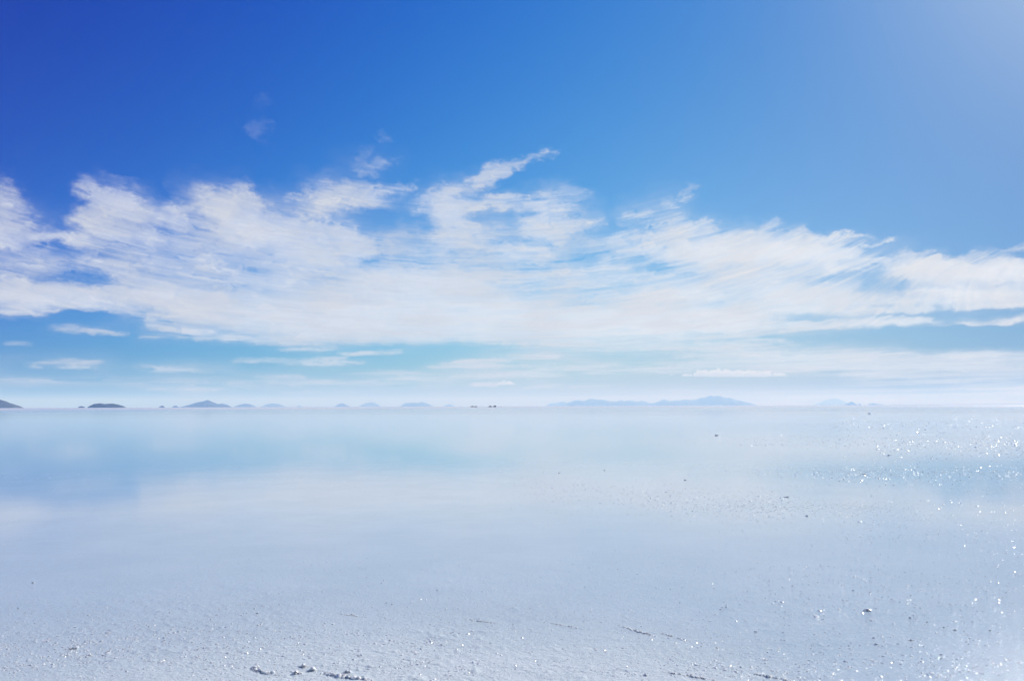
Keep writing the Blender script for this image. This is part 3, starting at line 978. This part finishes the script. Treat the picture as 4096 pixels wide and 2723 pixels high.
# thin dark shore on the horizon at right
def shore():
    xs = np.linspace(3540, 4500, 80)
    V = []
    for k, px in enumerate(xs):
        hy = 1629.5 - 0.0033 * px
        for (dd, hh) in ((0, 0.0), (600, 1.0), (2600, 1.0), (3300, 0.0)):
            dist = 30000 + dd
            r = ray(px, hy - 60)
            t = dist / r.y
            z = hh * 25 * min(1.0, (px - 3540) / 300.0 + 0.25) * (0.8 + 0.35 * mnoise.noise(Vector((k * 0.4, dd * .01, 0)))) - 3
            V.append((r.x * t, dist, z))
    V = np.array(V)
    n = len(xs)
    Fq = []
    for k in range(n - 1):
        for j in range(3):
            Fq.append((k * 4 + j, (k + 1) * 4 + j, (k + 1) * 4 + j + 1, k * 4 + j + 1))
    c = np.array([V[:, 0].mean(), V[:, 1].mean(), 0])
    me = np_mesh('shore', V - c, np.array(Fq))
    o = link('shore', me, MAT_ROCK)
    o.location = c
    tag(o, 'thin grey line of far shore along the horizon at right', 'shore', kind='structure')


shore()


# ------------------------------------------------------------------ vehicles and people
import bmesh
MAT_DARK = simple('navy_paint', (0.003, 0.004, 0.012), 0.9, 0.0, 0.0)
MAT_PLUM = simple('plum_paint', (0.006, 0.003, 0.010), 0.9, 0.0, 0.0)
MAT_WHITE = simple('white_paint', (0.08, 0.085, 0.12), 0.7, 0.0, 0.2)
MAT_GLASS = simple('tinted_glass', (0.01, 0.012, 0.018), 0.35)
MAT_TYRE = simple('tyre_rubber', (0.012, 0.012, 0.014), 0.8)
MAT_RIM = simple('rim_metal', (0.10, 0.10, 0.11), 0.4, 0.9)
MAT_LAMP = simple('lamp_glass', (0.30, 0.30, 0.32), 0.15)
MAT_RACK = simple('rack_metal', (0.02, 0.02, 0.022), 0.5, 0.5)
MAT_TARP = simple('dark_tarpaulin', (0.015, 0.018, 0.035), 0.7)
MAT_CLOTH = simple('dark_clothes', (0.02, 0.028, 0.04), 0.85)
MAT_SKIN = simple('skin', (0.30, 0.18, 0.12), 0.6)
MAT_HAIR = simple('hair', (0.02, 0.014, 0.01), 0.7)


def bm_obj(name, bm, mat, parent=None, bevel=0.0):
    if bevel:
        bmesh.ops.bevel(bm, geom=bm.edges[:], offset=bevel, segments=2, affect='EDGES', clamp_overlap=True)
    bmesh.ops.recalc_face_normals(bm, faces=bm.faces[:])
    me = bpy.data.meshes.new(name)
    bm.to_mesh(me); bm.free()
    for p in me.polygons: p.use_smooth = False
    return link(name, me, mat, parent)


def extrude_profile(pts, w0, w1=None, top=None):
    """side profile (x, z) extruded across y with tumblehome: half width w0 at the bottom, w1 at the top"""
    bm = bmesh.new()
    zlo = min(p[1] for p in pts); zhi = max(p[1] for p in pts)
    w1 = w1 if w1 is not None else w0
    def hw(z):
        f = (z - zlo) / (zhi - zlo) if zhi > zlo else 0
        return w0 + (w1 - w0) * f
    L = [bm.verts.new((x, -hw(z), z)) for x, z in pts]
    R = [bm.verts.new((x, hw(z), z)) for x, z in pts]
    n = len(pts)
    bm.faces.new(L); bm.faces.new(list(reversed(R)))
    for i in range(n):
        bm.faces.new((L[i], R[i], R[(i + 1) % n], L[(i + 1) % n]))
    return bm


def box_bm(bm, c, s, rot=None):
    r = bmesh.ops.create_cube(bm, size=1.0)
    M = Matrix.Translation(c) @ (rot.to_4x4() if rot else Matrix.Identity(4)) @ Matrix.Diagonal((s[0], s[1], s[2], 1))
    bmesh.ops.transform(bm, matrix=M, verts=r['verts'])
    return bm


def cyl_y(bm, c, r, w, seg=20):
    res = bmesh.ops.create_cone(bm, cap_ends=True, segments=seg, radius1=r, radius2=r, depth=w)
    M = Matrix.Translation(c) @ Matrix.Rotation(math.radians(90), 4, 'X')
    bmesh.ops.transform(bm, matrix=M, verts=res['verts'])
    return bm


def off_roader(px, py, label, paint, length=4.8, height=1.9, face=-1, hatch=0, rack=True, tall_back=False, yaw=0.0):
    """four-by-four seen from the side; nose towards -x when face is -1"""
    gx, gy = ground(px, py)
    k = length / 4.8; h = height / 1.9
    e = bpy.data.objects.new('off_road_car', None)
    COL.objects.link(e)
    e.location = (gx, gy, 0)
    e.rotation_euler = (0, 0, yaw + (0 if face == -1 else math.pi))
    tag(e, label, 'car', 'off-road cars parked on the salt')
    # body with wheel arches cut into the outline
    def arch(cx, r=0.44):
        return [(cx + r * math.cos(a), 0.40 + r * math.sin(a)) for a in [math.radians(d) for d in (180, 150, 120, 90, 60, 30, 0)]]
    prof = [(-2.38, 0.48), (-1.98, 0.42)] + arch(-1.48) + [(-0.9, 0.38), (0.9, 0.38)] + arch(1.42) + [(2.0, 0.45), (2.38, 0.52), (2.40, 1.12), (-0.95, 1.14), (-2.2, 1.02), (-2.40, 0.90)]
    prof = [(x * k, z * h) for x, z in prof]
    bm_obj('body', extrude_profile(prof, 0.92, 0.90), paint, e, 0.02)
    cab = [(-1.05, 1.13), (2.36, 1.11), (2.22, 1.78 if not tall_back else 1.95), (0.9, 1.86 if not tall_back else 2.02), (-0.25, 1.84 if not tall_back else 1.94)]
    cabo = bm_obj('cabin', extrude_profile([(x * k, z * h) for x, z in cab], 0.88, 0.74), paint, e, 0.03)
    for sy in (-1, 1):
        wb = bmesh.new()
        for (x0, x1) in ((-0.62, 0.22), (0.30, 1.12), (1.22, 2.02)):
            sl = 0.30 if x0 < 0 else 0.0
            q = [(x0, 1.20), (x1, 1.20), (x1 - 0.02, 1.68), (x0 + sl, 1.68)]
            vs = []
            for dz in (0.0, 0.012):
                for (x, z) in q:
                    f = (z * h - 1.13 * h) / (0.73 * h)
                    yy = (0.88 - 0.14 * f + 0.010 + dz) * sy
                    vs.append(wb.verts.new((x * k, yy, z * h)))
            wb.faces.new(vs[:4]); wb.faces.new(vs[4:])
            for i in range(4):
                wb.faces.new((vs[i], vs[(i + 1) % 4], vs[4 + (i + 1) % 4], vs[4 + i]))
        bm_obj('window', wb, MAT_GLASS, cabo)
    wb = bmesh.new()
    rot = Matrix.Rotation(math.radians(-48), 3, 'Y')
    box_bm(wb, (-0.70 * k, 0, 1.50 * h), (0.02, 1.42, 0.84), Matrix.Rotation(math.radians(48), 3, 'Y'))
    bm_obj('windscreen', wb, MAT_GLASS, cabo)
    for x in (-1.48, 1.42):
        for sy in (-1, 1):
            wb = bmesh.new(); cyl_y(wb, (0, 0, 0), 0.385 * h, 0.25)
            wh = bm_obj('wheel', wb, MAT_TYRE, e, 0.02)
            wh.location = (x * k, sy * 0.80, 0.375 * h)
            rb = bmesh.new(); cyl_y(rb, (0, sy * 0.128, 0), 0.22 * h, 0.03, 12)
            bm_obj('rim', rb, MAT_RIM, wh)
    for sy in (-1, 1):
        hb = bmesh.new(); box_bm(hb, (-2.40 * k, sy * 0.66, 0.82 * h), (0.06, 0.30, 0.18))
        bm_obj('headlight', hb, MAT_LAMP, e, 0.01)
    bb = bmesh.new(); box_bm(bb, (-2.44 * k, 0, 0.55 * h), (0.14, 1.7, 0.2))
    bm_obj('bumper', bb, MAT_RACK, e, 0.02)
    mb = bmesh.new()
    for sy in (-1, 1):
        mb2 = bmesh.new(); box_bm(mb2, (-0.75 * k, sy * 1.0, 1.22 * h), (0.10, 0.2, 0.16))
        bm_obj('mirror', mb2, paint, e, 0.01)
    mb.free()
    if rack:
        rb = bmesh.new()
        zt = (1.98 if not tall_back else 2.12) * h
        for sy in (-0.62, 0.62):
            box_bm(rb, (0.75 * k, sy, zt), (2.2 * k, 0.04, 0.04))
        for i in range(6):
            box_bm(rb, ((-0.25 + i * 0.4) * k, 0, zt + 0.001), (0.04, 1.24, 0.035))
        for sx in (-0.2, 1.7):
            for sy in (-0.62, 0.62):
                box_bm(rb, (sx * k, sy, zt - 0.10), (0.035, 0.035, 0.2))
        bm_obj('roof_rack', rb, MAT_RACK, e)
    if hatch:
        hb = bmesh.new()
        a = math.radians(hatch)
        Lh = 1.15
        c = (2.22 * k + math.cos(a) * Lh / 2, 0, 1.80 * h + math.sin(a) * Lh / 2)
        box_bm(hb, c, (Lh, 1.5, 0.07), Matrix.Rotation(-a, 3, 'Y'))
        hh = bm_obj('tailgate', hb, paint, e, 0.01)
        hh['label'] = 'tailgate swung up open'
    return e, k, h


# left pair, lone person, right pair
off_roader(1888.3, 1628.1, 'dark off-road car facing left, leftmost of the parked cars', MAT_DARK, 5.3, 2.25, -1, 0, False)
off_roader(1902.2, 1628.3, 'pale off-road car with its tailgate raised high, second from left', MAT_WHITE, 4.6, 2.0, -1, 38, False)
e3, k3, h3 = off_roader(1959.8, 1628.2, 'plum dark off-road car with loaded roof and open tailgate, third from left', MAT_PLUM, 5.4, 2.2, -1, 4, True)
off_roader(1977.6, 1628.0, 'tall navy off-road car with high round roof, rightmost of the parked cars', MAT_DARK, 5.6, 2.5, -1, 0, True, tall_back=True, yaw=0.25)

# luggage roped under a tarpaulin on the third car
lb = bmesh.new()
r = bmesh.ops.create_icosphere(lb, subdivisions=3, radius=1.0)
for v in lb.verts:
    d = 1 + 0.16 * mnoise.noise(v.co * 2.3)
    v.co = Vector((math.copysign(abs(v.co.x) ** 0.7, v.co.x) * 0.72 * d, math.copysign(abs(v.co.y) ** 0.7, v.co.y) * 0.52 * d, max(v.co.z, -0.35) * 0.32 * d))
lg = bm_obj('luggage_bundle', lb, MAT_TARP)
lg.location = e3.location + Vector((0.15, 0, 1.98 * h3 + 0.02 + 0.11))
tag(lg, 'dark tarpaulin bundle of luggage on the roof of the third car', 'luggage')


def person(px, py, label, height=1.75, lean=0.0, group=None, cloth=None):
    """standing figure: one skinned body, with hair, jacket and trousers as separate pieces"""
    gx, gy = ground(px, py)
    s = height / 1.75
    P = {
        'pelvis': ((0, 0, 0.95), .13), 'waist': ((0, 0, 1.08), .12), 'chest': ((0, 0, 1.30), .145), 'neckb': ((0, 0, 1.45), .07),
        'neck': ((0, 0, 1.50), .052), 'head': ((0, -0.01, 1.60), .088), 'crown': ((0, 0, 1.68), .078),
        'shl': ((.17, 0, 1.42), .062), 'ell': ((.25, .02, 1.15), .042), 'wrl': ((.26, -.05, .91), .028), 'hal': ((.26, -.06, .83), .034),
        'shr': ((-.17, 0, 1.42), .062), 'elr': ((-.25, .02, 1.15), .042), 'wrr': ((-.24, -.10, .93), .028), 'har': ((-.24, -.12, .85), .034),
        'hpl': ((.09, 0, .90), .095), 'knl': ((.10, -.01, .50), .062), 'anl': ((.11, .02, .09), .042), 'tol': ((.12, -.15, .04), .038),
        'hpr': ((-.09, 0, .90), .095), 'knr': ((-.11, -.02, .50), .062), 'anr': ((-.13, .02, .09), .042), 'tor': ((-.15, -.15, .04), .038),
    }
    E = [('pelvis', 'waist'), ('waist', 'chest'), ('chest', 'neckb'), ('neckb', 'neck'), ('neck', 'head'), ('head', 'crown'),
         ('chest', 'shl'), ('shl', 'ell'), ('ell', 'wrl'), ('wrl', 'hal'), ('chest', 'shr'), ('shr', 'elr'), ('elr', 'wrr'), ('wrr', 'har'),
         ('pelvis', 'hpl'), ('hpl', 'knl'), ('knl', 'anl'), ('anl', 'tol'), ('pelvis', 'hpr'), ('hpr', 'knr'), ('knr', 'anr'), ('anr', 'tor')]

    def skin(name, keys, edges, grow, mat, parent=None, fingers=False):
        idx = {k_: i for i, k_ in enumerate(keys)}
        co = [tuple(c * s for c in P[k_][0]) for k_ in keys]
        rd = [P[k_][1] * s * grow for k_ in keys]
        ed = [(idx[a], idx[b]) for a, b in edges if a in idx and b in idx]
        if fingers:
            for hk, wk in (('hal', 'wrl'), ('har', 'wrr')):
                hp, wp = Vector(P[hk][0]), Vector(P[wk][0])
                dr = (hp - wp).normalized()
                for fi, (oy, ln) in enumerate(((-.03, .075), (-.01, .085), (.01, .08), (.03, .062))):
                    a = hp + dr * 0.02 + Vector((0, oy, 0)); b = a + dr * ln * 0.6; c = b + dr * ln * 0.4 + Vector((-.012 if hp.x > 0 else .012, -.006, 0))
                    i0 = len(co)
                    co += [tuple(a * s), tuple(b * s), tuple(c * s)]; rd += [.010 * s, .009 * s, .007 * s]
                    ed += [(idx[hk], i0), (i0, i0 + 1), (i0 + 1, i0 + 2)]
                a = hp + Vector((0, -.045, .02)); b = a + dr * 0.035 + Vector((0, -.02, 0))
                i0 = len(co)
                co += [tuple(a * s), tuple(b * s)]; rd += [.011 * s, .009 * s]
                ed += [(idx[hk], i0), (i0, i0 + 1)]
        me = bpy.data.meshes.new(name)
        me.from_pydata(co, ed, [])
        o = link(name, me, mat, parent)
        sk = o.modifiers.new('skin', 'SKIN')
        for i, v in enumerate(me.skin_vertices[0].data if me.skin_vertices else []):
            v.radius = (rd[i], rd[i])
        me.skin_vertices[0].data[0].use_root = True
        sk.use_smooth_shade = True
        sb = o.modifiers.new('sub', 'SUBSURF'); sb.levels = 1; sb.render_levels = 2
        return o

    import_order = list(P)
    body = None
    # skin data layer must exist before radii are set
    def make(name, keys, edges, grow, mat, parent=None, fingers=False):
        return skin(name, keys, edges, grow, mat, parent, fingers)
    body = make('person', import_order, E, 1.0, MAT_SKIN, None, True)
    up = ['waist', 'chest', 'shl', 'ell', 'wrl', 'shr', 'elr', 'wrr', 'neckb', 'pelvis']
    lo = ['pelvis', 'hpl', 'knl', 'anl', 'hpr', 'knr', 'anr']
    make('jacket', up, E, 1.13, cloth or MAT_CLOTH, body)
    make('trousers', lo, E, 1.14, MAT_CLOTH, body)
    hb = bmesh.new()
    bmesh.ops.create_icosphere(hb, subdivisions=3, radius=1.0)
    for v in hb.verts:
        v.co = Vector((v.co.x * .102 * s, v.co.y * .115 * s + 0.012 * s, v.co.z * .095 * s + 1.665 * s))
    for v in list(hb.verts):
        if v.co.y < -0.055 * s and v.co.z < 1.66 * s:
            v.co.y = -0.055 * s
    bm_obj('hair', hb, MAT_HAIR, body)
    body.location = (gx, gy, 0)
    body.rotation_euler = (0, 0, random.uniform(-1, 1))
    tag(body, label, 'person', group)
    return body


person(1925.3, 1627.9, 'person in dark clothes standing alone between the two pairs of cars', 1.85)


def mound(px, py, w, h, label):
    gx, gy = ground(px, py)
    bm = bmesh.new()
    bmesh.ops.create_icosphere(bm, subdivisions=4, radius=1.0)
    for v in bm.verts:
        r = math.hypot(v.co.x, v.co.y)
        z = max(v.co.z, -0.1)
        v.co = Vector((v.co.x * w, v.co.y * w, z * h * (1.25 - 0.6 * r)))
        v.co += mnoise.noise_vector(v.co * 1.7) * 0.12
    o = bm_obj('salt_mound', bm, MAT_CRUMB)
    o.location = (gx, gy, 0)
    tag(o, label, 'salt mound')


mound(2005.8, 1628.9, 0.95, 1.45, 'small pale grey mound of scraped salt right of the parked cars')


# ------------------------------------------------------------------ haze: one closed box of thin air
def haze():
    bm = bmesh.new()
    bmesh.ops.create_cube(bm, size=1.0)
    R_ = 60000.0
    top = 600.0
    for v in bm.verts:
        v.co = Vector((v.co.x * 2 * R_, v.co.y * 2 * R_, -4.0 if v.co.z < 0 else top))
    me = bpy.data.meshes.new('haze')
    bm.to_mesh(me); bm.free()
    m = bpy.data.materials.new('haze_air')
    m.use_nodes = True
    t = m.node_tree; t.nodes.clear()
    pv = t.nodes.new('ShaderNodeVolumePrincipled')
    pv.inputs['Color'].default_value = (0.32, 0.56, 1.0, 1)
    pv.inputs['Absorption Color'].default_value = (1, 1, 1, 1)
    pv.inputs['Density'].default_value = 6.5e-5
    pv.inputs['Anisotropy'].default_value = 0.12
    out = t.nodes.new('ShaderNodeOutputMaterial')
    t.links.new(pv.outputs[0], out.inputs['Volume'])
    o = link('haze', me, m)
    tag(o, 'thin blue air that fades the far islands', 'haze', kind='stuff')


haze()
